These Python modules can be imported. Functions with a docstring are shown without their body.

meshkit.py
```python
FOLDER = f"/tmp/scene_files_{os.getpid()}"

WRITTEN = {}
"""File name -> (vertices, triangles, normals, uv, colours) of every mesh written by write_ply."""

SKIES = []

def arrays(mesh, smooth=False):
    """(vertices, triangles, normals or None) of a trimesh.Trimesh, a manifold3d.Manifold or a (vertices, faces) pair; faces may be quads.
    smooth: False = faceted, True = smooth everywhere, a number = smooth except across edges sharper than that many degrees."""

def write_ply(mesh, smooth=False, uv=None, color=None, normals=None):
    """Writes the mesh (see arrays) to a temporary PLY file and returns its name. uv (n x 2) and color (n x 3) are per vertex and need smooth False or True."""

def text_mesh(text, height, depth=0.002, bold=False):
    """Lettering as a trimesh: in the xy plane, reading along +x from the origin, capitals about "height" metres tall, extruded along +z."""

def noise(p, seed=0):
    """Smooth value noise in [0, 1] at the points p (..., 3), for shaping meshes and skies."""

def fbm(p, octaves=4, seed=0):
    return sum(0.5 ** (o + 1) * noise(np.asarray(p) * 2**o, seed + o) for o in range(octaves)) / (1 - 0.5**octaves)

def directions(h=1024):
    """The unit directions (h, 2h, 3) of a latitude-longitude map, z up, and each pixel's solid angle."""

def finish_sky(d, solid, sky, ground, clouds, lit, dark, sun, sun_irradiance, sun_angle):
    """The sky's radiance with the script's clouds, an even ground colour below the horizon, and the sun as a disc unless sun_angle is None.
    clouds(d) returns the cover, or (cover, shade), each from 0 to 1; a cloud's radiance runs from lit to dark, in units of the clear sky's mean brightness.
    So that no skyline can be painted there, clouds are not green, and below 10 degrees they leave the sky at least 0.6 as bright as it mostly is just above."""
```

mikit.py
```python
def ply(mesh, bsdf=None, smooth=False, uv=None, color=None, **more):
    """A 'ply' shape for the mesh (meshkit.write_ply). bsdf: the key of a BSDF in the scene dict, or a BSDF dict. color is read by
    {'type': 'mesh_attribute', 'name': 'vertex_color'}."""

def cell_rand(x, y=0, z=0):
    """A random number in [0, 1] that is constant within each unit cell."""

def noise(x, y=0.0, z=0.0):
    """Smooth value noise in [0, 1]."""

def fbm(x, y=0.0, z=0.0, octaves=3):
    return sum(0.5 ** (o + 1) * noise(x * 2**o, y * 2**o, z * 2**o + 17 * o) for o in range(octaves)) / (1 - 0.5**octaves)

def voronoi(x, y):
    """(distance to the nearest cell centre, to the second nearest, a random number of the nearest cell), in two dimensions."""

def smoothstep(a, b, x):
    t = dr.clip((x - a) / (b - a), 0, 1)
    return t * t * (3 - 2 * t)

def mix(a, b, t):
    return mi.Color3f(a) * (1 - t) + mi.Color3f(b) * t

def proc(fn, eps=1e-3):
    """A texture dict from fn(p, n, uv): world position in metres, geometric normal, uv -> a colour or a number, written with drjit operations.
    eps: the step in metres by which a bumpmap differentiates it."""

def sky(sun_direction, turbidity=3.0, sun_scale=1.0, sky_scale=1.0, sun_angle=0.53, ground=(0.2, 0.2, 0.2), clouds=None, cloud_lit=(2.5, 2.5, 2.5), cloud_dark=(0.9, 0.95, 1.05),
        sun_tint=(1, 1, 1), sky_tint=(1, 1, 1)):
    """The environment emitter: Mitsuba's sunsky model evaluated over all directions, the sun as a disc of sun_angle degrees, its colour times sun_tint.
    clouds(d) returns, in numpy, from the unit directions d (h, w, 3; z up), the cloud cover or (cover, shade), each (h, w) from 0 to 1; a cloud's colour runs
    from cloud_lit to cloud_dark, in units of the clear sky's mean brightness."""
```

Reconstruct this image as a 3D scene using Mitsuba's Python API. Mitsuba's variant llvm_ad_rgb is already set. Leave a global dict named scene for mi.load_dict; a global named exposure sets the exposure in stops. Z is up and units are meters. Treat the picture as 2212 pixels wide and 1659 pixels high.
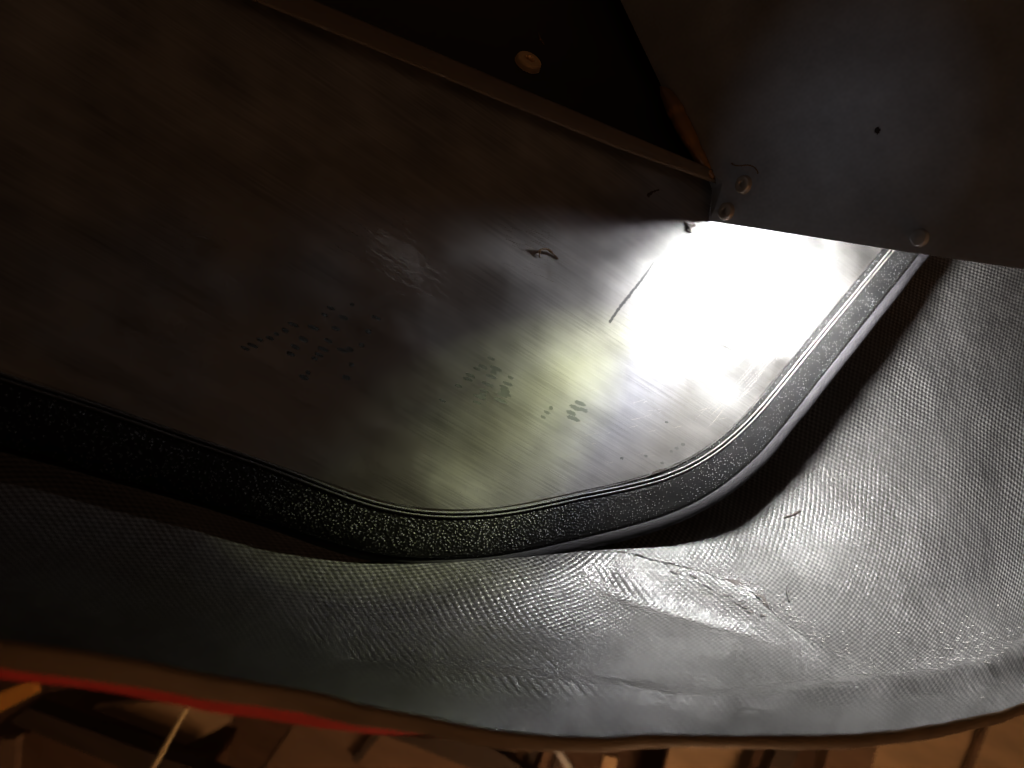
import math, random
import numpy as np, trimesh, shapely, drjit as dr, mitsuba as mi
import mikit, meshkit
from shapely.geometry import Polygon, LineString
from scipy.interpolate import CubicSpline, RectBivariateSpline
from mikit import proc, noise, fbm, voronoi, smoothstep, mix, cell_rand

T = mi.ScalarTransform4f
scene, labels = {}, {}
rng = np.random.default_rng(7)

# ------------------------------------------------------------------ camera, light, exposure
ROLL = math.radians(28)                     # the phone was held tilted
HFOV = 64.0
HEIGHT = 1.2
FOCUS, APERTURE = 0.36, 0.00135
exposure = 0.0
cr, sr = math.cos(ROLL), math.sin(ROLL)
G = np.array([[cr, 0, -sr], [0, 1, 0], [sr, 0, cr]])       # building frame (x right, y away, z up along the engine bay) -> world
O = np.array([0, 0, HEIGHT])
W = lambda p: np.asarray(p, float) @ G.T + O
look, up = W([0, 1, 0]), G @ [0, 0, 1]
scene['camera'] = {'type': 'thinlens', 'fov': HFOV, 'fov_axis': 'x', 'near_clip': 0.01, 'far_clip': 60.0,
                   'aperture_radius': APERTURE, 'focus_distance': FOCUS,
                   'to_world': T().look_at(origin=O.tolist(), target=look.tolist(), up=up.tolist())}

TORCH = np.array([0.1362, 0.332, 0.0670])      # lens of the small LED penlight behind the side panel
TORCH_AIM = TORCH + np.array([0.170, 0.660, -0.730])
LAMP = np.array([0.5, -0.6, -1.1])          # warm garage work lamp, out of frame
BULB = np.array([0.5, 0.9, -1.5])           # second warm lamp, nearer the garage wall
SIDE_POWER = 4600.0
TORCH_POWER, LAMP_POWER, BULB_POWER = 2700.0, 10.0, 25.0
scene['garage_ambience'] = {'type': 'constant', 'radiance': {'type': 'rgb', 'value': [0.0250, 0.0138, 0.0078]}}
RINGS = [((1190, 790), 10.5, 1.0, 0.13, (0.95, 1.05, 0.50)), ((1085, 990), 10.5, 1.5, 0.24, (0.97, 1.05, 0.45)), ((980, 1240), 7.5, 1.0, 0.13, (1.0, 1.05, 0.5)), ((1330, 900), 12.0, 2.0, 0.13, (0.75, 0.85, 1.15))]   # uneven stray beams: aimed at, cutoff, full to, strength, tint
SHEEN = np.array([-0.25, 0.05, 0.25])       # dim cool hand lamp, out of frame to the left

# ------------------------------------------------------------------ helpers
FD = 1106 / math.tan(math.radians(HFOV / 2))
def ray(u, v): return np.array([(u - 1106) / FD, 1.0, -(v - 829.5) / FD])
def P(u, v, d): return ray(u, v) * d
def on(pl, u, v): r = ray(u, v); return r / (pl @ [r[1], r[0], r[2]])
PLATE = np.array([3.125, -1.2, -0.3])       # a y + b x + c z = 1
SIDE = np.array([2.05, 3.1, 0.0])
def normal(pl):
    n = np.array([pl[1], pl[0], pl[2]]); return -n / np.linalg.norm(n)

def numbered(name):
    k, i = name, 0
    while k in scene or k in labels or any(x.startswith(k + '__') for x in scene):
        i += 1; k = f'{name}_{i:03d}'
    return k
def obj(name, mesh, bsdf, parent=None, smooth=False, uv=None, **more):
    key = numbered(f'{parent}__{name}' if parent else name)
    if isinstance(mesh, tuple): v, f = np.asarray(mesh[0], float), np.asarray(mesh[1])
    else: v, f = np.asarray(mesh.vertices, float), np.asarray(mesh.faces)
    scene[key] = mikit.ply((W(v), f), bsdf, smooth=smooth, uv=uv, **more)
    return key
def tag(key, label, cat=None, group=None, kind=None):
    labels[key] = {'label': label}
    if cat: labels[key]['category'] = cat
    if group: labels[key]['group'] = group
    if kind: labels[key]['kind'] = kind
def thing(name, label, cat, group=None):
    key = numbered(name); tag(key, label, cat, group); return key

def grid_faces(n, m, flip=False):
    i = np.arange(n - 1)[:, None] * m + np.arange(m - 1)[None]
    q = np.stack([i, i + 1, i + m + 1, i + m], -1).reshape(-1, 4)
    if flip: q = q[:, ::-1]
    return np.vstack([q[:, [0, 1, 2]], q[:, [0, 2, 3]]])
def curve(pts, n):
    pts = np.asarray(pts, float)
    t = np.r_[0, np.cumsum(np.linalg.norm(np.diff(pts, axis=0), axis=1))]
    c = CubicSpline(t, pts); return c(np.linspace(0, t[-1], n))
def tube(pts, rad, k=8, n=None):
    pts = np.asarray(pts, float)
    if n: pts = curve(pts, n)
    rad = np.broadcast_to(rad, len(pts))
    t = np.gradient(pts, axis=0); t /= np.linalg.norm(t, axis=1, keepdims=True)
    a = np.cross(t, [0.31, 0.2, 0.93]); a /= np.linalg.norm(a, axis=1, keepdims=True)
    b = np.cross(t, a)
    th = np.arange(k + 1) / k * 2 * np.pi
    v = pts[:, None] + rad[:, None, None] * (np.cos(th)[None, :, None] * a[:, None] + np.sin(th)[None, :, None] * b[:, None])
    v = v.reshape(-1, 3); f = grid_faces(len(pts), k + 1, True)
    return trimesh.Trimesh(v, f, process=True)
def sweep(path, prof, T_, Nn, Oo, closed=True):
    """prof (k,2) or (n,k,2): offsets along Oo and Nn"""
    prof = np.asarray(prof, float)
    if prof.ndim == 2: prof = np.broadcast_to(prof, (len(path),) + prof.shape)
    v = path[:, None] + prof[..., :1] * Oo[:, None] + prof[..., 1:] * Nn[:, None]
    return v
def frame(n):
    a = np.cross(n, [0, 0, 1.0]); a /= np.linalg.norm(a); b = np.cross(n, a); return a, b
def plane_to3(pts2, c, a, b, n, h=0.0):
    p = np.asarray(pts2); return c + p[:, :1] * a + p[:, 1:2] * b + n * h
def lathe(profile, k, c, n, squash=1.0):
    a, b = frame(n); th = np.arange(k) / k * 2 * np.pi
    prof = np.asarray(profile, float)
    v = c + prof[:, None, :1] * (np.cos(th)[None, :, None] * a + np.sin(th)[None, :, None] * b) + prof[:, None, 1:] * n
    m = len(prof); i = np.arange(m - 1)[:, None] * k; j = np.arange(k)[None]; j2 = (j + 1) % k
    q = np.stack([i + j, i + j2, i + k + j2, i + k + j], -1).reshape(-1, 4)
    return trimesh.Trimesh(v.reshape(-1, 3), np.vstack([q[:, [0, 1, 2]], q[:, [0, 2, 3]]]), process=False)
def box(c, sx, sy, sz, roll=0.0, yaw=0.0, bevel=0.004):
    m = trimesh.creation.box((sx - 2 * bevel, sy - 2 * bevel, sz - 2 * bevel))
    v = np.vstack([m.vertices + bevel * np.array(o) * np.sign(m.vertices) for o in ((1, 0, 0), (0, 1, 0), (0, 0, 1))])
    m = trimesh.convex.convex_hull(v)
    R = trimesh.transformations.rotation_matrix
    m.apply_transform(R(yaw, [0, 0, 1])); m.apply_transform(R(roll, [0, 1, 0])); m.apply_translation(c)
    return m

# ------------------------------------------------------------------ materials
def rgb(*c): return {'type': 'rgb', 'value': list(c)}
def pr(base, rough, metallic=0.0, spec=0.5, **k):
    return {'type': 'twosided', 'bsdf': {'type': 'principled', 'base_color': base if isinstance(base, dict) else rgb(*base), 'roughness': rough, 'metallic': metallic, 'specular': spec, **k}}

# aluminium: uv in metres, u along the rolling grain
E_DIR = 0.0
def alu_color(p, n, uv):
    u, v = uv.x, uv.y
    fine = fbm(u * 60, v * 2600, 0.0, 2)
    coarse = fbm(u * 25, v * 160, 3.0, 3)
    cloud = fbm(u * 55 + 3.1, v * 70, 7.0, 4)
    k = 0.35 + 0.14 * (fine - 0.5) + 0.15 * (coarse - 0.5) + 0.24 * (cloud - 0.5)
    k = dr.maximum(k, 0.05)
    return mi.Color3f(k * 1.0, k * 0.985, k * 0.96)
def alu_dull(p, n, uv):
    return alu_color(p, n, uv) * 0.7
def alu_rough(p, n, uv):
    u, v = uv.x, uv.y
    return 0.30 + 0.22 * (fbm(u * 40, v * 60, 11.0, 3) - 0.5)
def alu_mixw(p, n, uv):
    u, v = uv.x, uv.y
    return dr.clip(0.30 + 1.2 * (fbm(u * 35 + 9, v * 45, 2.0, 3) - 0.5), 0.1, 0.8)
def alu_bump(p, n, uv):
    u, v = uv.x, uv.y
    return 0.000004 * fbm(u * 80, v * 3000, 0.0, 2) + 0.0011 * fbm(u * 9, v * 9, 1.0, 2)
scene['aluminium'] = {'type': 'twosided', 'bsdf': {'type': 'bumpmap', 'scale': 1.0, 'tex': proc(alu_bump, 2e-4), 'b': {
    'type': 'blendbsdf', 'weight': proc(alu_mixw),
    'a': {'type': 'roughconductor', 'material': 'Al', 'distribution': 'ggx', 'alpha_u': 0.10, 'alpha_v': 0.15, 'specular_reflectance': proc(alu_color)},
    'b': {'type': 'principled', 'base_color': proc(alu_dull), 'roughness': 0.60, 'metallic': 0.93, 'specular': 0.4}}}}
scene['strip_metal'] = pr((0.085, 0.070, 0.056), 0.7, 0.3)
def side_color(p, n, uv):
    k = 0.34 + 0.20 * (fbm(p.x * 60, p.y * 60, p.z * 60, 4) - 0.5) + 0.05 * (noise(p.x * 900, p.y * 900, p.z * 900) - 0.5)
    return mi.Color3f(k * 0.92, k * 0.97, k * 1.04)
scene['dull_metal'] = pr(proc(side_color), 0.55, 0.5)
scene['dark_paint'] = pr((0.022, 0.019, 0.017), 0.55)
scene['rivet_metal'] = pr((0.27, 0.24, 0.205), 0.45, 0.5)
scene['brass'] = pr((0.75, 0.50, 0.25), 0.45, 0.4)
scene['sealant'] = pr((0.22, 0.115, 0.035), 0.2, 0.0, 0.6)
scene['dark_dirt'] = pr((0.018, 0.013, 0.010), 0.8)
scene['brown_dirt'] = pr((0.11, 0.065, 0.03), 0.6)
scene['ink'] = pr((0.06, 0.064, 0.06), 0.7, 0.2, 0.25)
scene['scuffed_metal'] = pr((0.24, 0.225, 0.205), 0.75, 0.45)
scene['pale_dust'] = pr((0.30, 0.29, 0.27), 0.9)
scene['pencil'] = pr((0.035, 0.035, 0.038), 0.6, 0.0, 0.2)
def rub_color(p, n, uv):
    d1, d2, r = voronoi(uv.x / 0.0012, uv.y / 0.0010)
    patch = fbm(uv.x * 120, uv.y * 160, 5.0, 2)
    tip = (1 - smoothstep(0.10, 0.30, d1)) * smoothstep(0.45, 0.9, r + 0.5 * (patch - 0.5))
    return mi.Color3f(0.005 + 0.17 * tip)
def rub_bump(p, n, uv):
    d1, d2, r = voronoi(uv.x / 0.0012, uv.y / 0.0010)
    return 0.00042 * (1 - smoothstep(0.1, 0.55, d1)) * (0.3 + r) + 0.0001 * noise(uv.x / 0.0004, uv.y / 0.0004)
scene['rubber'] = {'type': 'twosided', 'bsdf': {'type': 'bumpmap', 'scale': 1.0, 'tex': proc(rub_bump, 1.2e-4), 'b':
    {'type': 'principled', 'base_color': proc(rub_color), 'roughness': 0.34, 'specular': 0.2}}}
scene['rubber_smooth'] = pr((0.010, 0.0095, 0.0108), 0.75, 0.0, 0.10)
scene['trim_vinyl'] = pr((0.05, 0.05, 0.048), 0.4, 0.0, 0.6)
PITCH = 0.00165
def weave(u, v):
    a = u / PITCH * math.pi; b = v / PITCH * math.pi
    return 0.5 + 0.5 * dr.sin(a) * dr.sin(b)
def warp(uv):
    u, v = uv.x, uv.y
    du = 0.0012 * (fbm(u * 60, v * 60, 0.0, 2) - 0.5); dv = 0.0012 * (fbm(u * 60, v * 60, 9.0, 2) - 0.5)
    return 0.93 * u + 0.36 * v + du, -0.36 * u + 0.93 * v + dv
def cloth_color(p, n, uv):
    u, v = warp(uv)
    w = weave(u, v)
    fill = smoothstep(0.42, 0.62, fbm(uv.x * 28 + 5, uv.y * 28, 21.0, 3))
    w = w * (1 - 0.30 * fill) + 0.38 * 0.30 * fill
    thread = noise(dr.floor(u / PITCH) * 3.7, dr.floor(v / PITCH) * 0.31, 0.0) - 0.5
    dirt = fbm(uv.x * 45, uv.y * 45, 4.0, 4)
    k = (0.002 + 0.082 * w * dr.sqrt(w)) * (0.65 + 0.6 * dirt + 0.5 * thread)
    return mi.Color3f(k, k * 0.975, k * 0.95)
def cloth_bump(p, n, uv):
    u, v = warp(uv)
    return 0.00029 * weave(u, v) * (0.6 + 0.8 * noise(u / PITCH, v / PITCH, 3.0))
def cloth_rough(p, n, uv):
    return 0.26 + 0.22 * fbm(uv.x * 50, uv.y * 50, 14.0, 3)
scene['cloth'] = {'type': 'twosided', 'bsdf': {'type': 'bumpmap', 'scale': 1.0, 'tex': proc(cloth_bump, 1.5e-4), 'b':
    {'type': 'principled', 'base_color': proc(cloth_color), 'roughness': proc(cloth_rough), 'specular': 1.0, 'clearcoat': 0.6, 'clearcoat_gloss': 0.6}}}
def lip_color(p, n, uv):
    k = 0.75 + 0.6 * (fbm(p.x * 120, p.y * 120, p.z * 120, 3) - 0.3)
    return mi.Color3f(0.11 * k, 0.072 * k, 0.038 * k)
scene['bare_edge'] = pr(proc(lip_color), 0.6)
scene['red_paint'] = pr((0.33, 0.026, 0.024), 0.6, 0.0, 0.1)

# ------------------------------------------------------------------ the aluminium baffle panel
nP = normal(PLATE)                                             # towards the viewer's side
c0 = on(PLATE, 1106, 829)
g = on(PLATE, 1306, 829 + 200 * math.tan(math.radians(31))) - c0; g /= np.linalg.norm(g)
aP, bP = g, np.cross(nP, g)
def plate2(u, v): q = on(PLATE, u, v) - c0; return np.array([q @ aP, q @ bP])
edge_px = [(-260, 700), (-120, 760), (0, 805), (200, 868), (400, 938), (600, 1005), (700, 1045), (800, 1083), (900, 1104), (1000, 1108), (1100, 1100),
           (1200, 1078), (1300, 1056), (1400, 1031), (1458, 1012), (1528, 972), (1604, 908), (1687, 807), (1785, 687), (1845, 614), (1906, 540), (1985, 445), (2080, 330)]
edge3 = curve([on(PLATE, *q) for q in edge_px], 420)
from scipy.ndimage import gaussian_filter1d
edge3 = gaussian_filter1d(edge3, 9, axis=0, mode='nearest')                     # the sheet's corner is a bend, not a kink
edge2 = np.stack([(edge3 - c0) @ aP, (edge3 - c0) @ bP], 1)
top2 = [plate2(*q) for q in [(2090, 270), (1760, 440), (1568, 402), (1100, 205), (640, 15), (200, -170), (-200, -330), (-330, 100)]]
poly = Polygon(np.vstack([edge2, top2])).buffer(0)
OFF = [(0.0, -0.0005), (0.0010, 0.0)]
vs, fs = [], []; at = 0
rings = [poly] + [poly.buffer(-o, join_style=1) for o, _ in OFF[1:]]
for i in range(len(rings)):
    region = rings[i].difference(rings[i + 1]) if i + 1 < len(rings) else rings[i]
    for gq in getattr(region, 'geoms', [region]):
        if gq.area < 1e-9: continue
        v2, f2 = trimesh.creation.triangulate_polygon(gq, engine='earcut')
        vs.append(v2); fs.append(f2 + at); at += len(v2)
v2 = np.vstack(vs); f = np.vstack(fs)
dist = shapely.distance(shapely.points(v2), poly.exterior)
h = np.interp(dist, [o for o, _ in OFF], [x for _, x in OFF])
v3 = plane_to3(v2, c0, aP, bP, nP) + h[:, None] * nP
m = trimesh.Trimesh(v3, f, process=False)
m.merge_vertices()
if m.face_normals.mean(0) @ nP < 0: m.invert()
q = m.vertices - c0
panel = thing('baffle_panel', 'large brushed bare aluminium baffle panel with glare, scuffs and faded ink stamps', 'metal panel')
obj('sheet', m, 'aluminium', panel, smooth=False, uv=np.stack([q @ aP, q @ bP], 1))
# back of the sheet
backm = trimesh.Trimesh(plane_to3(v2, c0, aP, bP, nP, -0.0026), f, process=False)
obj('back_face', backm, 'dull_metal', panel); labels[panel + '__back_face'] = {'label': 'unlit rear face of the sheet'}

# flange strip along the upper edge
s0, s1 = on(PLATE, 330, -115), on(PLATE, 1562, 400)
path = np.linspace(s0, s1, 60)
tS = (s1 - s0) / np.linalg.norm(s1 - s0); oS = np.cross(nP, tS); oS *= np.sign(oS @ (on(PLATE, 800, 500) - s0))
w = np.interp(np.linspace(0, 1, 60), [0, 0.75, 1], [0.0072, 0.0060, 0.003])
prof = np.stack([np.stack([np.full(60, -0.002), np.full(60, 0.001)], -1), np.stack([np.full(60, -0.002), np.full(60, 0.0055)], -1), np.stack([np.full(60, -0.001), np.full(60, 0.0062)], -1),
                 np.stack([w - 0.001, np.full(60, 0.0056)], -1), np.stack([w, np.full(60, 0.0048)], -1), np.stack([w - 0.0005, np.full(60, 0.0040)], -1), np.stack([w - 0.004, np.full(60, 0.0038)], -1), np.stack([w * 0 + 0.0005, np.full(60, 0.0005)], -1)], 1)
wob = 0.00035 * (meshkit.fbm(path * 40, 3) - 0.5)
v = sweep(path + wob[:, None] * oS, prof, None, np.tile(nP, (60, 1)), np.tile(oS, (60, 1)))
obj('flange', (v.reshape(-1, 3), grid_faces(60, 8)), 'strip_metal', panel, smooth=40)
tag(panel + '__flange', 'dull folded flange along the upper edge')

# ink stamp remains: rows of small worn dashes
def decal(segs, height=0.00006):
    vs, fs, at = [], [], 0
    for c, d, L, wd in segs:
        d = d / np.linalg.norm(d); e = np.array([-d[1], d[0]]); n = 8
        th = np.arange(n) / n * 2 * np.pi
        r = 1 + 0.25 * (rng.random(n) - 0.5)
        pts = c + (np.cos(th) * r * L / 2)[:, None] * d + (np.sign(np.sin(th)) * np.abs(np.sin(th)) ** 0.6 * r * wd / 2)[:, None] * e
        vs.append(plane_to3(np.vstack([pts, [c]]), c0, aP, bP, nP, height))
        fs.append(np.array([[i, (i + 1) % n, n] for i in range(n)]) + at); at += n + 1
    return np.vstack(vs), np.vstack(fs)
def stamp_rows(rows, keep, jitter=6, L=25, wd=8):
    segs = []
    for (x0, y0), (x1, y1), n in rows:
        for i in range(n):
            if rng.random() > keep: continue
            t = (i + 0.5) / n
            px = np.array([x0 + (x1 - x0) * t, y0 + (y1 - y0) * t]) + rng.normal(0, jitter * 0.4, 2)
            c = plate2(*px)
            e = plate2(px[0] + 10, px[1] + 4.0) - c
            s = np.linalg.norm(plate2(px[0] + 1, px[1]) - c)
            segs.append((c, e, s * L * rng.uniform(0.55, 1.3), s * wd * rng.uniform(0.7, 1.15)))
    return segs
st = [stamp_rows([((985, 838), (1065, 775), 9), ((1030, 872), (1075, 790), 9), ((1075, 868), (1108, 805), 7), ((1095, 855), (1085, 830), 3)], 0.85),
      stamp_rows([((655, 822), (765, 655), 13), ((600, 795), (720, 660), 10), ((735, 835), (820, 680), 11), ((690, 800), (760, 745), 6), ((520, 760), (640, 700), 7)], 0.62, L=22, wd=10),
      stamp_rows([((1232, 905), (1252, 868), 4), ((1245, 895), (1262, 880), 2)], 0.95, L=26, wd=8),
      stamp_rows([((1170, 905), (1195, 880), 3), ((975, 850), (950, 870), 2)], 0.9, L=12, wd=7)]
for s, lab in zip(st, ('dark dashed ink stamp in the yellow-green glow', 'faded dashed ink stamp in the brown shade', 'short group of ink dashes right of the glow', None)):
    k = obj('ink_stamp', decal(s), 'ink', panel)
    labels[k] = {'kind': 'stuff', **({'label': lab} if lab else {})}
# pencil stroke and small stains
def stroke(pts, widths, bsdf, name, n=60, height=0.00008, rough=0.3):
    p = curve([plate2(*q) for q in pts], n); t = np.gradient(p, axis=0); t /= np.linalg.norm(t, axis=1, keepdims=True)
    e = np.stack([-t[:, 1], t[:, 0]], 1)
    wd = np.interp(np.linspace(0, 1, n), np.linspace(0, 1, len(widths)), widths)
    l = p + e * (wd * (0.5 + rough * (rng.random(n) - 0.5)))[:, None]; r = p - e * (wd * (0.5 + rough * (rng.random(n) - 0.5)))[:, None]
    v = np.stack([plane_to3(l, c0, aP, bP, nP, height), plane_to3(r, c0, aP, bP, nP, height)], 1).reshape(-1, 3)
    return obj(name, (v, grid_faces(n, 2)), bsdf, panel)
tag(stroke([(1316, 697), (1350, 650), (1385, 605), (1412, 566)], [0.0010, 0.0013, 0.0011, 0.0004], 'pencil', 'pencil_stroke'), 'dark pencil stroke at the edge of the white glare')
stroke([(1398, 424), (1408, 416), (1424, 410)], [0.0016, 0.0009, 0.0007], 'dark_dirt', 'smear', n=14)
stroke([(1555, 743), (1568, 750), (1582, 758)], [0.0004, 0.0006, 0.0003], 'dark_dirt', 'smear', n=14)
stroke([(1408, 1024), (1422, 1018), (1440, 1012)], [0.0009, 0.0012, 0.0005], 'dark_dirt', 'smear', n=14)
inner = poly.buffer(-0.006)
def scuff(cx, cy, w, hgt, ang, n, L, label=None):
    segs = []
    for _ in range(n):
        x, y = rng.normal(0, w / 2), rng.normal(0, hgt / 2)
        px = (cx + x * math.cos(ang) - y * math.sin(ang), cy + x * math.sin(ang) + y * math.cos(ang))
        c = plate2(*px); dj = rng.normal(0, .07)
        if not inner.contains(shapely.Point(c)): continue
        e = plate2(px[0] + 10 * math.cos(ang + dj), px[1] + 10 * math.sin(ang + dj)) - c
        sc_ = np.linalg.norm(plate2(px[0] + 1, px[1]) - c)
        segs.append((c, e, sc_ * L * rng.uniform(0.3, 1.4), sc_ * rng.uniform(0.4, 1.3)))
    k = obj('scuff', decal(segs, 0.00004), 'scuffed_metal', panel); labels[k] = {'kind': 'stuff', **({'label': label} if label else {})}
scuff(870, 560, 100, 42, 0.62, 340, 30, 'pale rubbed scuff above the faded stamps')
scuff(410, 510, 90, 36, 0.45, 22, 45, 'faint pale scuff at the far left')
scuff(1170, 520, 90, 60, 0.4, 70, 30, 'scratched patch beside the dead insect')
scuff(1690, 760, 190, 70, -0.83, 100, 90, 'bright scratches running along the seal')
scuff(1350, 930, 240, 90, -0.25, 26, 30)
spots = []
for (x, y, r) in [(1440, 912, 5), (1343, 990, 6), (1395, 985, 5), (1462, 968, 6), (1475, 960, 6), (1450, 975, 5), (1430, 1000, 5), (1540, 583, 6)]:
    c = plate2(x, y); s = np.linalg.norm(plate2(x + 1, y) - c); spots.append((c, np.array([1.0, 0.3]), s * r * 1.5, s * r * 0.9))
tag(obj('stain', decal(spots), 'ink', panel), 'grey spots near the seal corner', kind='stuff')

# ------------------------------------------------------------------ rubber seal along the edge
n_e = len(edge3)
tE = np.gradient(edge3, axis=0); tE /= np.linalg.norm(tE, axis=1, keepdims=True)
oE = np.cross(tE, nP); oE *= np.sign((oE @ (on(PLATE, 1050, 1300) - on(PLATE, 1050, 1000))).mean())
oE *= 1.0
NN = np.tile(nP, (n_e, 1))
arc = np.r_[0, np.cumsum(np.linalg.norm(np.diff(edge3, axis=0), axis=1))]
px_u = np.array([(p[0] / p[1]) * FD + 1106 for p in edge3])
gap = np.interp(px_u, [1250, 1420, 1700, 1900], [0.0, 0.0011, 0.0022, 0.0026])            # the black gap opens to the right
wdt = np.interp(px_u, [-100, 200, 700, 1000, 1400, 1700, 2000], [0.0225, 0.021, 0.0185, 0.0170, 0.0178, 0.0175, 0.0172])
def lane(o, n): return np.stack([np.broadcast_to(o, n_e), np.broadcast_to(n, n_e)], -1)
seal = thing('rubber_seal', 'black speckled rubber seal strip curving along the lower edge of the aluminium panel', 'seal')
prof = np.stack([lane(-0.0022, -0.0028), lane(-0.0020, -0.0012), lane(gap - 0.0002, -0.0009), lane(gap + 0.0028, 0.0002), lane(gap + 0.0032, 0.0004), lane(gap + 0.35 * wdt, 0.0006), lane(gap + 0.7 * wdt, 0.0001), lane(wdt - 0.001, -0.0007),
                 lane(wdt + 0.0003, -0.0016), lane(wdt + 0.0004, -0.005), lane(0.5 * wdt, -0.0045), lane(0.0, -0.0035)], 1)
v = sweep(edge3, prof, tE, NN, oE)
pl_ = np.cumsum(np.r_[0, np.linalg.norm(np.diff(prof[200], axis=0), axis=1)])
uv = np.stack([np.repeat(arc, 12), np.tile(pl_, n_e)], 1)
obj('band', (v.reshape(-1, 3), grid_faces(n_e, 12)), 'rubber', seal, smooth=True, uv=uv)
tag(seal + '__band', 'pebbled glittering face of the strip')
for k, o in enumerate((0.0004, 0.0019)):
    th = np.linspace(0, 2 * np.pi, 9)
    pr_ = np.stack([lane(gap + o + 0.00048 * np.cos(a), 0.0004 + 0.0006 * np.sin(a)) for a in th], 1)
    v = sweep(edge3, pr_, tE, NN, oE)
    key = obj('trim_ridge', (v.reshape(-1, 3), grid_faces(n_e, 9)), 'trim_vinyl', seal, smooth=True)
th = np.linspace(0, 2 * np.pi, 17)
rb = np.interp(px_u, [500, 760, 1000, 1300, 2000], [0.0011, 0.0017, 0.0025, 0.0032, 0.0034])
bw = 0.0006 * (meshkit.fbm(np.stack([arc * 35, arc * 0, arc * 0], 1), 2) - 0.5)
pr_ = np.stack([lane(wdt + rb * 0.75 + bw + rb * np.cos(a), -0.0034 + bw + rb * 0.9 * np.sin(a)) for a in th], 1)
v = sweep(edge3, pr_, tE, NN, oE)
obj('bead', (v.reshape(-1, 3), grid_faces(n_e, 17)), 'rubber_smooth', seal, smooth=True)
tag(seal + '__bead', 'smooth rolled outer bead')

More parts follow.
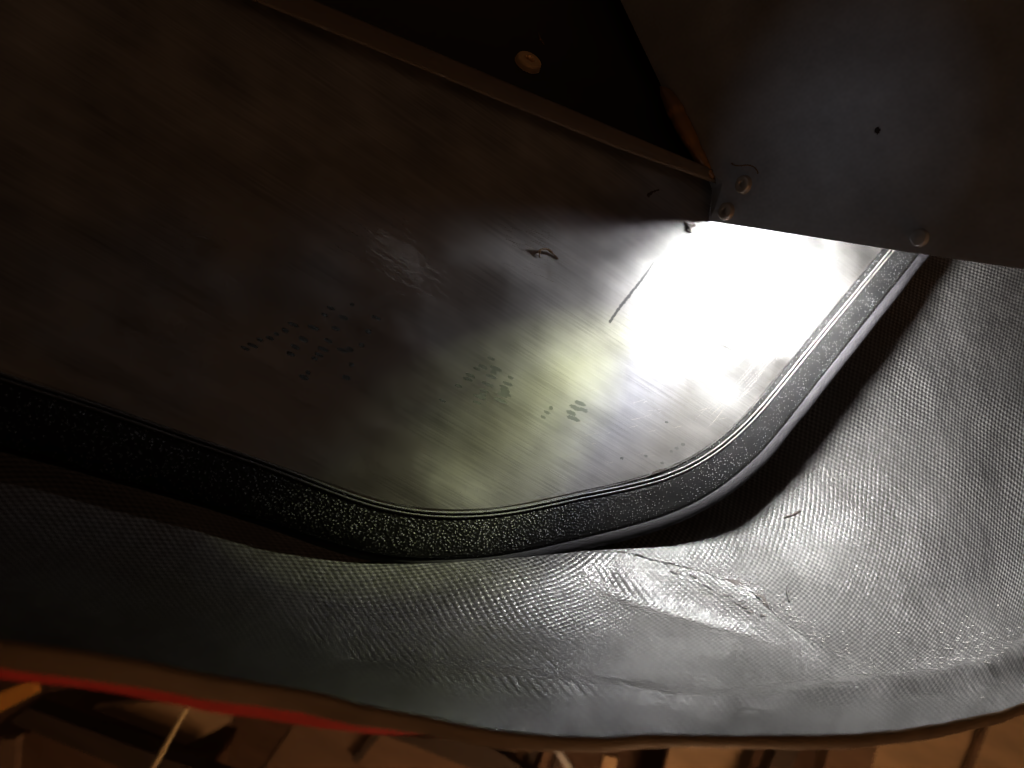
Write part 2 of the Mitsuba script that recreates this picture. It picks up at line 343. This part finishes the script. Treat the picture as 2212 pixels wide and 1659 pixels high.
# ------------------------------------------------------------------ the cowl
COLS = [  # r1 (beside the seal) .. r6 (lip) : pixel and distance
 [(-150, 925, .268), (-150, 1040, .250), (-150, 1150, .225), (-150, 1240, .195), (-150, 1310, .170), (-150, 1368, .148)],
 [(300, 1045, .290), (300, 1130, .268), (290, 1220, .245), (280, 1310, .215), (270, 1370, .188), (260, 1428, .160)],
 [(700, 1174, .306), (690, 1235, .283), (680, 1310, .262), (660, 1385, .235), (640, 1440, .208), (620, 1492, .175)],
 [(1050, 1208, .312), (1050, 1270, .292), (1040, 1345, .272), (1030, 1410, .248), (1020, 1465, .225), (1000, 1558, .188)],
 [(1300, 1176, .333), (1340, 1260, .315), (1370, 1340, .290), (1390, 1410, .262), (1400, 1480, .235), (1400, 1592, .198)],
 [(1500, 1095, .372), (1590, 1190, .358), (1660, 1290, .332), (1710, 1390, .298), (1740, 1480, .262), (1760, 1594, .215)],
 [(1650, 970, .402), (1790, 1090, .392), (1900, 1210, .368), (1980, 1340, .335), (2030, 1450, .295), (2050, 1562, .248)],
 [(1850, 715, .425), (2000, 870, .428), (2130, 1040, .420), (2220, 1190, .392), (2290, 1330, .348), (2330, 1460, .298)],
 [(2010, 540, .438), (2170, 680, .452), (2300, 840, .458), (2400, 1000, .440), (2470, 1150, .400), (2520, 1270, .350)],
 [(2200, 300, .450), (2350, 440, .470), (2480, 600, .480), (2580, 760, .465), (2650, 900, .430), (2700, 1000, .380)]]
net = []
for col in COLS:
    p = [P(*q) for q in col]
    d = p[1] - p[0]
    inner = p[0] - d / np.linalg.norm(d) * 0.018 - nP * 0.020
    net.append([inner] + p)
net = np.array(net)                                           # (10, 7, 3)
NS, NR = 760, 420
ti = np.linspace(0, 9, NS); ri = np.linspace(0, 6, NR)
S = np.stack([RectBivariateSpline(np.arange(10), np.arange(7), net[..., k], kx=3, ky=3, s=0)(ti, ri) for k in range(3)], -1)
du = np.gradient(S, axis=0); dv = np.gradient(S, axis=1)
N = np.cross(du, dv); N /= np.linalg.norm(N, axis=-1, keepdims=True)
if (N * -S).sum(-1).mean() < 0: N = -N
PX = np.stack([S[..., 0] / S[..., 1] * FD + 1106, 829.5 - S[..., 2] / S[..., 1] * FD], -1)
def surf_line(px, n=120):
    """the 3D polyline on the cowl nearest to the picked points"""
    flat, out = PX.reshape(-1, 2), []
    for q in px: out.append(S.reshape(-1, 3)[np.argmin(((flat - q) ** 2).sum(1))])
    return curve(out, n)
from scipy.spatial import cKDTree
def line_field(line):
    """distance to the line, signed side (positive on the lip's side), and the parameter along it, for each point of S"""
    d, i = cKDTree(line).query(S.reshape(-1, 3))
    t = np.gradient(line, axis=0)[i]; nn = N.reshape(-1, 3)
    side = np.sign((np.cross(nn, t) * (S.reshape(-1, 3) - line[i])).sum(-1))
    return (d * side).reshape(NS, NR), (i / (len(line) - 1)).reshape(NS, NR)
H = np.zeros((NS, NR))
# gentle hand-laid waviness
H += 0.0045 * (meshkit.fbm(S * 24, 3, seed=2) - 0.5) * np.clip((ri - 0.8) / 1.0, 0, 1)
# hem along the lip: doubled cloth, a rounded step
hem = surf_line([(500, 1405), (760, 1425), (950, 1437), (1150, 1450), (1300, 1466), (1500, 1492), (1700, 1480), (1900, 1466), (2010, 1455), (2100, 1430), (2205, 1388)])
ds, tt = line_field(hem)
amp = np.interp(tt, [0, 0.25, 0.5, 0.8, 1], [0.0002, 0.0006, 0.0014, 0.0034, 0.0040])
wv = 0.0007 * (meshkit.fbm(S * 120, 3, seed=5) - 0.5)
sgn = ds if ds[NS // 2, -1] > 0 else -ds
H += amp * (1.2 * np.exp(-((sgn - 0.0075 + wv) / 0.0062) ** 2) + 0.35 * np.exp(-np.clip(sgn, 0, 1) / 0.012) / (1 + np.exp(-np.clip((sgn + wv) / 0.0012, -40, 40))))
# torn ply edge in the corner
tear = surf_line([(1230, 1192), (1350, 1200), (1450, 1224), (1550, 1250), (1620, 1286), (1680, 1342), (1750, 1390), (1840, 1425)])
dt, tq = line_field(tear)
st_ = dt if dt[np.unravel_index(np.argmin(((PX - [1450, 1330]) ** 2).sum(-1)), dt.shape)] > 0 else -dt
fade = np.clip(np.minimum(tq / 0.15, (1 - tq) / 0.12), 0, 1)
rag = 0.0014 * (meshkit.fbm(S * 260, 3, seed=8) - 0.5)
H += fade * (0.0022 * (1 / (1 + np.exp(-(st_ + rag) / 0.00035))) * np.exp(-np.clip(st_, 0, 1) / 0.012) - 0.0030 * np.exp(-((st_ + rag + 0.0008) / 0.0007) ** 2) * np.clip((tq - 0.1) / 0.4, 0, 1))
# the ply below bulges, then a soft valley runs down from the seal
val = surf_line([(1260, 1228), (1320, 1262), (1420, 1300), (1560, 1345), (1680, 1400)])
dl, tl = line_field(val)
H -= 0.0030 * np.exp(-(dl / 0.007) ** 2) * np.clip(np.minimum(tl / 0.2, (1 - tl) / 0.3), 0, 1)
blg = surf_line([(700, 1225), (950, 1260), (1150, 1290)])
dl, tl = line_field(blg); H += 0.0010 * np.exp(-(dl / 0.016) ** 2)
# ragged resin near the lip on the right
rg = np.exp(-((PX[..., 0] - 2130) / 180) ** 2 - ((PX[..., 1] - 1430) / 110) ** 2)
H += rg * 0.0022 * (meshkit.fbm(S * 190, 4, seed=12) - 0.5)
S2 = S + H[..., None] * N
su = np.r_[0, np.cumsum(np.linalg.norm(np.diff(S[:, NR * 3 // 6], axis=0), axis=1))]
sv = np.r_[0, np.cumsum(np.linalg.norm(np.diff(S, axis=1), axis=2).mean(0))]
from scipy.ndimage import gaussian_filter1d
sv2 = np.concatenate([np.zeros((NS, 1)), np.cumsum(np.linalg.norm(np.diff(S2, axis=1), axis=2), axis=1)], 1)
sv2 = gaussian_filter1d(sv2, 12, axis=0)
uv = np.stack([np.broadcast_to(su[:, None], sv2.shape), sv2], -1).reshape(-1, 2)
cowl = thing('engine_cowl', 'cowl shell with grey woven cloth lining and red painted outside, curving under the seal', 'cowling')
obj('lining', (S2.reshape(-1, 3), grid_faces(NS, NR)), 'cloth', cowl, smooth=True, uv=uv)
tag(cowl + '__lining', 'grey woven cloth lining with a torn seam')
# lip: bare edge, then the red outside
L0 = S2[:, -1]; tl_ = np.gradient(L0, axis=0); tl_ /= np.linalg.norm(tl_, axis=1, keepdims=True)
tan = S2[:, -1] - S2[:, -6]; tan /= np.linalg.norm(tan, axis=1, keepdims=True)
view = L0 / np.linalg.norm(L0, axis=1, keepdims=True)
dn = np.tile([0.0, 0.25, -1.0], (NS, 1)); dn -= (dn * tl_).sum(1, keepdims=True) * tl_; dn /= np.linalg.norm(dn, axis=1, keepdims=True)
aw = np.cross(tl_, dn); aw *= np.sign(aw[:, 1:2])
lu = L0[:, 0] / L0[:, 1] * FD + 1106
face = np.interp(lu, [-200, 0, 500, 1000, 1500, 1750, 2050, 2212, 2400], [.0062, .0060, .0058, .0052, .0040, .0044, .0054, .0050, .004])
redw = np.interp(lu, [-200, 0, 900, 1200, 1500, 1700, 1850, 2400], [.0011, .0011, .0010, .0007, .0003, .0002, .0001, .0001])
jit = (0.0012 * (meshkit.fbm(L0 * 90, 3, seed=3) - 0.5))
def lp(a, b): return L0 + np.broadcast_to(a, NS)[:, None] * dn + np.broadcast_to(b, NS)[:, None] * aw
V = np.stack([lp(0, 0), lp(0.0004, -0.0004), lp(0.0010, -0.0007), lp(0.5 * (face + jit), -0.0006), lp(face + jit - 0.0005, -0.0002), lp(face + jit, 0.0003)], 1)
obj('lip_edge', (V.reshape(-1, 3), grid_faces(NS, 6)), 'bare_edge', cowl, smooth=True)
tag(cowl + '__lip_edge', 'brown bare cut edge of the shell')
fr = face + jit
V = np.stack([lp(fr, 0.0003), lp(fr + 0.3 * redw, 0.0009), lp(fr + 0.7 * redw, 0.0022), lp(fr + 0.95 * redw, 0.0042)] + [S2[:, -1 - k] - N[:, -1 - k] * (np.minimum(0.0065, 0.7 * fr * np.interp(lu, [900, 1500], [2, 0.9])) + 0.009 * min(1, max(0, k - 20) / 110))[:, None] + (fr + redw)[:, None] * dn * 0.8 * math.exp(-k / 25) for k in (20, 45, 80, 130, 190, 250, 310)], 1)
obj('outer_skin', (V.reshape(-1, 3), grid_faces(NS, 11)), 'red_paint', cowl, smooth=True)
tag(cowl + '__outer_skin', 'red painted outer skin seen below the edge')

# ------------------------------------------------------------------ side panel (upper right) with rivets
nS = normal(SIDE)
sc = on(SIDE, 1800, 300); aS, bS = frame(nS)
def s2(u, v): q = on(SIDE, u, v) - sc; return np.array([q @ aS, q @ bS])
side_px = [(1250, -160), (1340, 0), (1440, 210), (1528, 368), (1562, 392), (1548, 440), (1534, 477), (1700, 503), (1900, 535), (2212, 582), (2330, 600), (2420, -260), (1300, -300)]
sp = Polygon([s2(*q) for q in side_px]).buffer(0)
mesh = trimesh.creation.extrude_polygon(sp, 0.0009, engine='earcut')
mv = sc + mesh.vertices[:, :1] * aS + mesh.vertices[:, 1:2] * bS - mesh.vertices[:, 2:] * nS
mesh = trimesh.Trimesh(mv, mesh.faces, process=False)
if mesh.volume < 0: mesh.invert()
side = thing('side_panel', 'dull grey sheet metal side panel with rivets, hanging over the glare at upper right', 'metal panel')
obj('sheet', mesh, 'dull_metal', side)
# return flange: closes the corner between the side panel and the bulkhead
e_px = [(1240, -180), (1340, 0), (1440, 210), (1528, 368), (1562, 392), (1548, 440), (1534, 477)]
near = np.array([on(SIDE, *q) - nS * 0.0004 for q in e_px])
dep = np.array([0.06, 0.06, 0.055, 0.035, 0.018, 0.014, 0.012])
far = near * (1 + dep / np.linalg.norm(near, axis=1))[:, None] + np.array([0.002, 0, 0]); far[-3:] = near[-3:] - nP * np.array([0.02, 0.016, 0.0155])[:, None] + np.array([0.003, 0, 0.001])
obj('return_flange', (np.stack([near, far], 1).reshape(-1, 3), grid_faces(7, 2)), 'dull_metal', side)
def rivet(c, n, r, bsdf, parent, name='rivet', hole=True):
    prof = [(r * 1.05, 0.0), (r * 1.0, r * 0.30), (r * 0.95, r * 0.44), (r * 0.84, r * 0.52), (r * 0.60, r * 0.54)]
    prof += [(r * 0.40, r * 0.52), (r * 0.34, r * 0.38), (r * 0.30, r * 0.22), (r * 0.22, r * 0.25), (r * 0.02, r * 0.27)] if hole else [(r * 0.3, r * 0.62), (r * 0.02, r * 0.64)]
    m = lathe(prof, 28, c, n)
    if m.face_normals[-1] @ n < 0: m.invert()
    return obj(name, m, bsdf, parent, smooth=50)
for (x, y) in [(1608, 399), (1571, 457)]:
    rivet(on(SIDE, x, y), nS, 0.0038, 'rivet_metal', side)
tag(rivet(on(SIDE, 1988, 514), nS, 0.0030, 'dull_metal', side, hole=False), 'dark domed rivet near the lower edge')
tag(obj('chip', trimesh.Trimesh(*(lambda p: (p, [[0, i, i + 1] for i in range(1, 6)] + [[0, 6, 1]]))(np.vstack([on(SIDE, 1896, 282) + nS * 2e-4] + [on(SIDE, 1896 + a, 282 + b) + nS * 1e-4 for a, b in ((-6, -5), (2, -8), (7, -3), (5, 4), (-1, 9), (-7, 3))])), process=False), 'dark_dirt', side), 'small dark chip in the paint')
obj('scratch', tube([on(SIDE, *q) + nS * 1e-4 for q in [(1580, 352), (1600, 358), (1618, 357), (1630, 362), (1638, 376)]], 0.00025, 6, 24), 'brown_dirt', side)

# ------------------------------------------------------------------ dark bulkhead between them
A, B, C_ = on(PLATE, 200, -190), on(PLATE, 1566, 402), on(SIDE, 1300, -120)
A, B = A - nP * 0.006, B - nP * 0.003
C_ = C_ * 1.10; D_ = P(500, -420, 0.62)
v = np.array([A, B, C_, D_])
bulk = thing('bulkhead', 'black painted triangular bulkhead between the side panel and the flange at the top', 'metal panel')
obj('sheet', (np.vstack([v, v - nP * 0.002]), [[0, 1, 2], [0, 2, 3], [4, 6, 5], [4, 7, 6]]), 'dark_paint', bulk)
nB = np.cross(B - A, C_ - A); nB /= np.linalg.norm(nB); nB *= -np.sign(nB @ A)
def on_b(u, v): r = ray(u, v); return r * ((A @ nB) / (r @ nB))
tag(rivet(on_b(1139, 139), nB, 0.0058, 'brass', bulk), 'worn brass-coloured rivet')
obj('scratch', tube([on_b(1163, 72) + nB * 2e-4, on_b(1166, 85) + nB * 2e-4, on_b(1175, 97) + nB * 2e-4], [0.0003, 0.0006, 0.0003], 6), 'brown_dirt', bulk)

# amber sealant along the seam
def seam(u, v, f): return on(SIDE, u, v) + nS * f
pts = [seam(1428, 188, .0005), seam(1452, 215, .002), seam(1478, 262, .0025), (seam(1502, 310, .0022)), seam(1526, 358, .0012), seam(1545, 386, .0006)]
c = curve(pts, 50)
rad = np.interp(np.linspace(0, 1, 50), [0, .12, .3, .6, .85, 1], [.0004, .0027, .0042, .0034, .0024, .0007]) * (1 + 0.25 * (meshkit.fbm(c * 200, 2, seed=4) - 0.5))
m = tube(c, rad, 16)
obj('sealant_bead', m, 'sealant', None, smooth=True)
tag('sealant_bead', 'glossy amber sealant smeared along the seam of the side panel', 'sealant')

# ------------------------------------------------------------------ loose bits
def bits(name, lists, bsdf, label, cat, r):
    k = thing(name, label, cat)
    ms = [tube(q, r, 6, 16) for q in lists]
    obj('strand', trimesh.util.concatenate(ms), bsdf, k, smooth=True)
oP = lambda u, v, hgt=0.0006: on(PLATE, u, v) + nP * hgt
bits('dead_insect', [[oP(1158, 548), oP(1166, 541, .002), oP(1178, 541, .0022), oP(1192, 550, .001)], [oP(1166, 542), oP(1163, 550, .001), oP(1165, 557)], [oP(1178, 541, .002), oP(1196, 552), oP(1204, 560)]],
     'brown_dirt', 'tiny curled brown dead insect on the panel left of the glare', 'insect', 0.00028)
bits('dirt_crumb', [[oP(1478, 482), oP(1484, 488, .001), oP(1492, 491)], [oP(1489, 486), oP(1487, 495, .001), oP(1490, 503)], [oP(1482, 499), oP(1490, 492, .001), oP(1498, 488)]],
     'dark_dirt', 'dark star-shaped crumb of dirt inside the white glare', 'dirt', 0.0006)
def on_c(u, v, hgt=0.0005):
    i = np.argmin(((PX.reshape(-1, 2) - [u, v]) ** 2).sum(1)); return S2.reshape(-1, 3)[i] + N.reshape(-1, 3)[i] * hgt
def cowl_marks(px, name, bsdf, label=None):
    ms = []
    for (x, y, L, wd, a) in px:
        i = np.argmin(((PX.reshape(-1, 2) - [x, y]) ** 2).sum(1)); c, n = S2.reshape(-1, 3)[i], N.reshape(-1, 3)[i]
        e = P(x + 10 * math.cos(a), y + 10 * math.sin(a), c[1]) - P(x, y, c[1]); e -= (e @ n) * n; e /= np.linalg.norm(e); g2 = np.cross(n, e)
        th = np.arange(9) / 9 * 2 * np.pi; r = 1 + 0.5 * (rng.random(9) - 0.5)
        v = np.vstack([c + n * 0.0004 + (np.cos(th) * r * L / 2)[:, None] * e + (np.sin(th) * r * wd / 2)[:, None] * g2, [c + n * 0.0005]])
        ms.append(trimesh.Trimesh(v, [[i, (i + 1) % 9, 9] for i in range(9)], process=False))
    k = obj(name, trimesh.util.concatenate(ms), bsdf, cowl); labels[k] = {'kind': 'stuff', **({'label': label} if label else {})}
mk = []
for t in np.linspace(0, 1, 26):
    x, y = np.interp(t, [0, .3, .55, 1], [1335, 1420, 1500, 1640]), np.interp(t, [0, .3, .55, 1], [1196, 1214, 1262, 1335])
    if rng.random() < 0.8: mk.append((x + rng.normal(0, 5), y + rng.normal(0, 3), 0.0026 * rng.uniform(.6, 1.5), 0.0012 * rng.uniform(.6, 1.4), rng.normal(0.5, 0.6)))
cowl_marks(mk, 'stitch_hole', 'dark_dirt', 'row of dark pin holes along the torn seam')
def ribbon(px, widths, bsdf, name, n=70, h=0.0007):
    px = np.array(px, float); px = np.stack([np.interp(np.linspace(0, 1, n), np.linspace(0, 1, len(px)), px[:, k]) for k in (0, 1)], 1)
    p = gaussian_filter1d(np.array([on_c(*q, h) for q in px]), 1.2, axis=0, mode='nearest'); t = np.gradient(p, axis=0); t /= np.linalg.norm(t, axis=1, keepdims=True)
    nn = np.array([N.reshape(-1, 3)[np.argmin(((S2.reshape(-1, 3) - q) ** 2).sum(1))] for q in p]); e = np.cross(nn, t)
    wd = np.interp(np.linspace(0, 1, n), np.linspace(0, 1, len(widths)), widths)
    l = p + e * (wd * (0.5 + 0.5 * (rng.random(n) - 0.5)))[:, None]; r = p - e * (wd * (0.5 + 0.5 * (rng.random(n) - 0.5)))[:, None]
    return obj(name, (np.stack([l, r], 1).reshape(-1, 3), grid_faces(n, 2)), bsdf, cowl)
tag(ribbon([(1480, 1226), (1545, 1245), (1590, 1262), (1622, 1284), (1650, 1312), (1690, 1345)], [0.0005, 0.0012, 0.0034, 0.0042, 0.0024, 0.0004], 'dark_dirt', 'crack', h=0.0017), 'dark open crack of the torn seam')
mk = [(rng.uniform(1350, 2200), rng.uniform(900, 1500), 0.0008 * rng.uniform(.4, 1.3), 0.0006 * rng.uniform(.5, 1.3), rng.uniform(0, 3)) for _ in range(70)]
cowl_marks(mk, 'grit', 'dark_dirt')
mk = [(np.interp(t, [0, 1], [1560, 1880]) + rng.normal(0, 22), np.interp(t, [0, .4, 1], [1252, 1330, 1450]) + rng.normal(0, 14), 0.0013 * rng.uniform(.4, 1.5), 0.0005, rng.uniform(0, 3)) for t in rng.random(120)]
mk += [(rng.normal(2090, 70), rng.normal(1415, 35), 0.0011 * rng.uniform(.4, 1.5), 0.0006, rng.uniform(0, 3)) for _ in range(120)]
cowl_marks(mk, 'dust_fleck', 'pale_dust', 'pale frayed dust along the tear and the hem')
bits('black_fibre', [[on_c(1690, 1120), on_c(1708, 1114), on_c(1728, 1106)]], 'dark_dirt', 'short black fibre on the brightest patch of the cloth lining', 'fibre', 0.00045)
bits('pale_fibre', [[on_c(1699, 1272), on_c(1698, 1290), on_c(1703, 1305)]], 'trim_vinyl', 'short pale fibre standing on the cloth right of the torn seam', 'fibre', 0.00035)

# ------------------------------------------------------------------ lamps
ax = TORCH_AIM - TORCH; ax /= np.linalg.norm(ax)
torch = thing('torch', 'small round LED torch stuck behind the side panel', 'torch')
tx = np.array([1.0, -0.66, 0.12]); tx -= (tx @ ax) * ax; tx /= np.linalg.norm(tx); tz = np.cross(tx, ax)
def block(c, hx, hy, h0, h1):
    return trimesh.convex.convex_hull(np.array([c + a * tx * hx + b * tz * hy + ax * h for a in (-1, 1) for b in (-1, 1) for h in (h0, h1)]))
obj('body', block(TORCH, 0.0106, 0.0100, -0.006, -0.0002), 'dark_paint', torch)
def disc(c, n, r0, r1, k=40):
    a, b = frame(n); th = np.arange(k) / k * 2 * np.pi
    ring = np.cos(th)[:, None] * a + np.sin(th)[:, None] * b
    v = np.vstack([c + ring * r0, c + ring * r1]); i = np.arange(k); j = (i + 1) % k
    f = np.vstack([np.stack([i, j, j + k], 1), np.stack([i, j + k, i + k], 1)])
    m = trimesh.Trimesh(v, f, process=False)
    if m.face_normals.mean(0) @ n < 0: m.invert()
    return m
ph, rr = np.meshgrid(np.linspace(0, 2 * np.pi, 25), np.linspace(0, 1, 7), indexing='ij')
lv = TORCH + ax * 0.0001 + (0.0100 * np.sin(rr * np.pi / 2) * np.cos(ph))[..., None] * tx + (0.0095 * np.sin(rr * np.pi / 2) * np.sin(ph))[..., None] * tz + (0.0004 * np.cos(rr * np.pi / 2))[..., None] * ax
lf = grid_faces(25, 7); lv = lv.reshape(-1, 3); lf = lf[np.linalg.norm(np.cross(lv[lf[:, 1]] - lv[lf[:, 0]], lv[lf[:, 2]] - lv[lf[:, 0]]), axis=1) > 1e-14]
if np.cross(lv[lf[0, 1]] - lv[lf[0, 0]], lv[lf[0, 2]] - lv[lf[0, 0]]) @ ax < 0: lf = lf[:, ::-1]
obj('led', (lv, lf), 'dark_paint', torch, emitter={'type': 'area', 'radiance': rgb(*(TORCH_POWER * np.array([1.0, 0.975, 0.95])))})
w_c, w_u = P(600, 1240, .265) - TORCH, on(PLATE, 900, 380) - TORCH
w_c, w_u = w_c / np.linalg.norm(w_c), w_u / np.linalg.norm(w_u)
sa = w_u - (w_u @ w_c) * w_c; sa /= np.linalg.norm(sa); sb = np.cross(sa, w_c)
sc0 = TORCH + w_c * 0.0125 + np.array([0, 0, 0.0037])
sv_ = np.array([sc0 + p_ * w_c * 0.0025 + q_ * sb * 0.008 for p_, q_ in ((-1, -1), (1, -1), (1, 1), (-1, 1))]); sf_ = np.array([[0, 1, 2], [0, 2, 3]])
if np.cross(sv_[1] - sv_[0], sv_[2] - sv_[0]) @ sa < 0: sf_ = sf_[:, ::-1]
obj('side_led', (sv_, sf_), 'dark_paint', torch, emitter={'type': 'area', 'radiance': rgb(*(SIDE_POWER * np.array([0.97, 0.97, 1.03])))})
for i, (aim, cut, full, inten, tint) in enumerate(RINGS):
    scene[f'torch_beam_{i}'] = {'type': 'spot', 'intensity': rgb(*(inten * np.array(tint))), 'cutoff_angle': cut, 'beam_width': full,
                       'to_world': T().look_at(origin=W(TORCH + ax * 0.0012 - tz * np.sign(tz[2]) * 0.0075).tolist(), target=W(on(PLATE, *aim)).tolist(), up=up.tolist())}
scene['hand_lamp_beam'] = {'type': 'spot', 'intensity': rgb(0.027, 0.0295, 0.034), 'cutoff_angle': 7.5, 'beam_width': 1.0,
                           'to_world': T().look_at(origin=W(SHEEN).tolist(), target=W(on(SIDE, 1780, 300)).tolist(), up=up.tolist())}
bulb = thing('work_lamp', 'warm garage work lamp outside the picture', 'lamp')
bm = trimesh.creation.icosphere(3, 0.16); bm.apply_translation(LAMP)
obj('bulb', bm, 'dark_paint', bulb, emitter={'type': 'area', 'radiance': rgb(*(LAMP_POWER * np.array([1.0, 0.46, 0.19])))})
bulb = thing('ceiling_lamp', 'warm garage lamp near the wall outside the picture', 'lamp')
bm = trimesh.creation.icosphere(3, 0.16); bm.apply_translation(BULB)
obj('bulb', bm, 'dark_paint', bulb, emitter={'type': 'area', 'radiance': rgb(*(BULB_POWER * np.array([1.0, 0.55, 0.27])))})

# ------------------------------------------------------------------ the garage beyond the lip
def wood(c, s=6.0):
    def fn(p, n, uv):
        k = 0.8 + 0.5 * (fbm(p.x * s, p.y * s, p.z * s * 4, 3) - 0.4)
        return mi.Color3f(c[0] * k, c[1] * k, c[2] * k)
    return proc(fn)
scene['tan_board'] = pr(wood((0.50, 0.36, 0.22)), 0.7)
scene['cardboard'] = pr(wood((0.19, 0.12, 0.075)), 0.8)
scene['brown_wood'] = pr(wood((0.13, 0.07, 0.042)), 0.7)
scene['dark_wood'] = pr(wood((0.05, 0.033, 0.024)), 0.7)
scene['pale_wood'] = pr(wood((0.60, 0.42, 0.25)), 0.7)
scene['orange_paint'] = pr((0.75, 0.36, 0.08), 0.5)
scene['rope_fibre'] = pr((0.80, 0.66, 0.40), 0.7)
Y0 = 2.2
wall = obj('garage_wall', box([0, Y0 + 0.4, -1.6], 6, 0.05, 3.0), 'brown_wood'); tag(wall, 'dim brown garage wall', kind='structure')
def slab(name, px, d, th, bsdf, label, cat, group=None):
    """a board standing square to the view at distance d: its outline, with thickness th"""
    pg = Polygon([(P(u, v, d)[0], P(u, v, d)[2]) for u, v in px]).buffer(0)
    m = trimesh.creation.extrude_polygon(pg, th, engine='earcut')
    v = np.stack([m.vertices[:, 0], d + m.vertices[:, 2], m.vertices[:, 1]], 1)
    m = trimesh.Trimesh(v, m.faces, process=False)
    if m.volume < 0: m.invert()
    k = obj(name, m, bsdf); tag(k, label, cat, group); return k
slab('board', [(1380, 1900), (1460, 1560), (1645, 1560), (1560, 1900)], 2.3, 0.03, 'tan_board', 'tan board below the middle of the cowl lip', 'board')
slab('board', [(1800, 1900), (1900, 1560), (2500, 1300), (2500, 1900)], 2.3, 0.03, 'tan_board', 'large tan board at the lower right corner', 'board')
slab('batten', [(2075, 1700), (2130, 1560), (2140, 1560), (2087, 1700)], 2.25, 0.02, 'cardboard', 'thin brown batten on the tan board', 'batten')
slab('post', [(1600, 1800), (1690, 1590), (1740, 1590), (1650, 1800)], 2.1, 0.06, 'dark_wood', 'dark post between the two tan boards', 'post')
slab('post', [(1740, 1800), (1800, 1590), (1900, 1590), (1850, 1800)], 2.2, 0.06, 'cardboard', 'brown post left of the large tan board', 'post')
slab('cardboard_box', [(500, 1760), (640, 1560), (760, 1560), (1180, 1720), (1180, 1800)], 1.9, 0.3, 'cardboard', 'brown cardboard box below the lip', 'box')
slab('plank', [(820, 1580), (1010, 1580), (1220, 1720), (1160, 1720)], 1.8, 0.03, 'dark_wood', 'dark plank slanting across the box', 'plank')
slab('panel_board', [(200, 1530), (480, 1500), (500, 1560), (400, 1610)], 2.0, 0.03, 'tan_board', 'pale tan panel behind the planks at the lower left', 'board')
slab('beam', [(20, 1560), (60, 1530), (500, 1690), (460, 1740)], 1.85, 0.06, 'dark_wood', 'dark slanting beam at the lower left', 'beam')
slab('crate', [(-60, 1600), (80, 1580), (420, 1690), (380, 1800), (-60, 1800)], 1.9, 0.3, 'brown_wood', 'reddish brown crate in the lower left corner', 'crate')
slab('orange_bar', [(-60, 1570), (-60, 1520), (70, 1470), (75, 1500)], 1.5, 0.02, 'orange_paint', 'bright orange bar at the left edge', 'bar')
obj('cord', tube([P(430, 1480, 1.5), P(330, 1660, 1.5), P(250, 1800, 1.5)], 0.0045, 8, 20), 'rope_fibre'); tag('cord', 'taut yellow cord hanging below the lip', 'cord')

for i, x in enumerate((1085, 1112, 1142, 1170)):
    slab('slat', [(x, 1660 + 60), (x + 55, 1560), (x + 70, 1560), (x + 17, 1720)], 2.0, 0.02, ('cardboard', 'dark_wood')[i % 2], ('brown', 'dark')[i % 2] + (' slat standing first from the left' if i == 0 else ' slat standing last' if i == 3 else ' slat in the middle') + ' of the row below the lip', 'slat')
slab('wood_block', [(1108, 1600), (1150, 1603), (1146, 1626), (1104, 1622)], 1.9, 0.03, 'tan_board', 'small pale wood block right of the slats', 'block')
slab('stick', [(1288, 1720), (1305, 1632), (1335, 1638), (1318, 1720)], 1.9, 0.02, 'pale_wood', 'short pale stick between the slats and the tan board', 'stick')
slab('angle_iron', [(1185, 1600), (1200, 1600), (1275, 1720), (1255, 1720)], 1.95, 0.02, 'dull_metal', 'grey metal bar slanting left of the pale stick', 'bar')
slab('rail', [(-20, 1720), (0, 1600), (35, 1596), (22, 1720)], 1.8, 0.03, 'cardboard', 'upright rail in front of the reddish crate', 'rail')
slab('lath', [(760, 1640), (835, 1560), (842, 1562), (772, 1650)], 1.88, 0.008, 'dark_wood', 'thin dark lath lying on the cardboard box', 'lath')
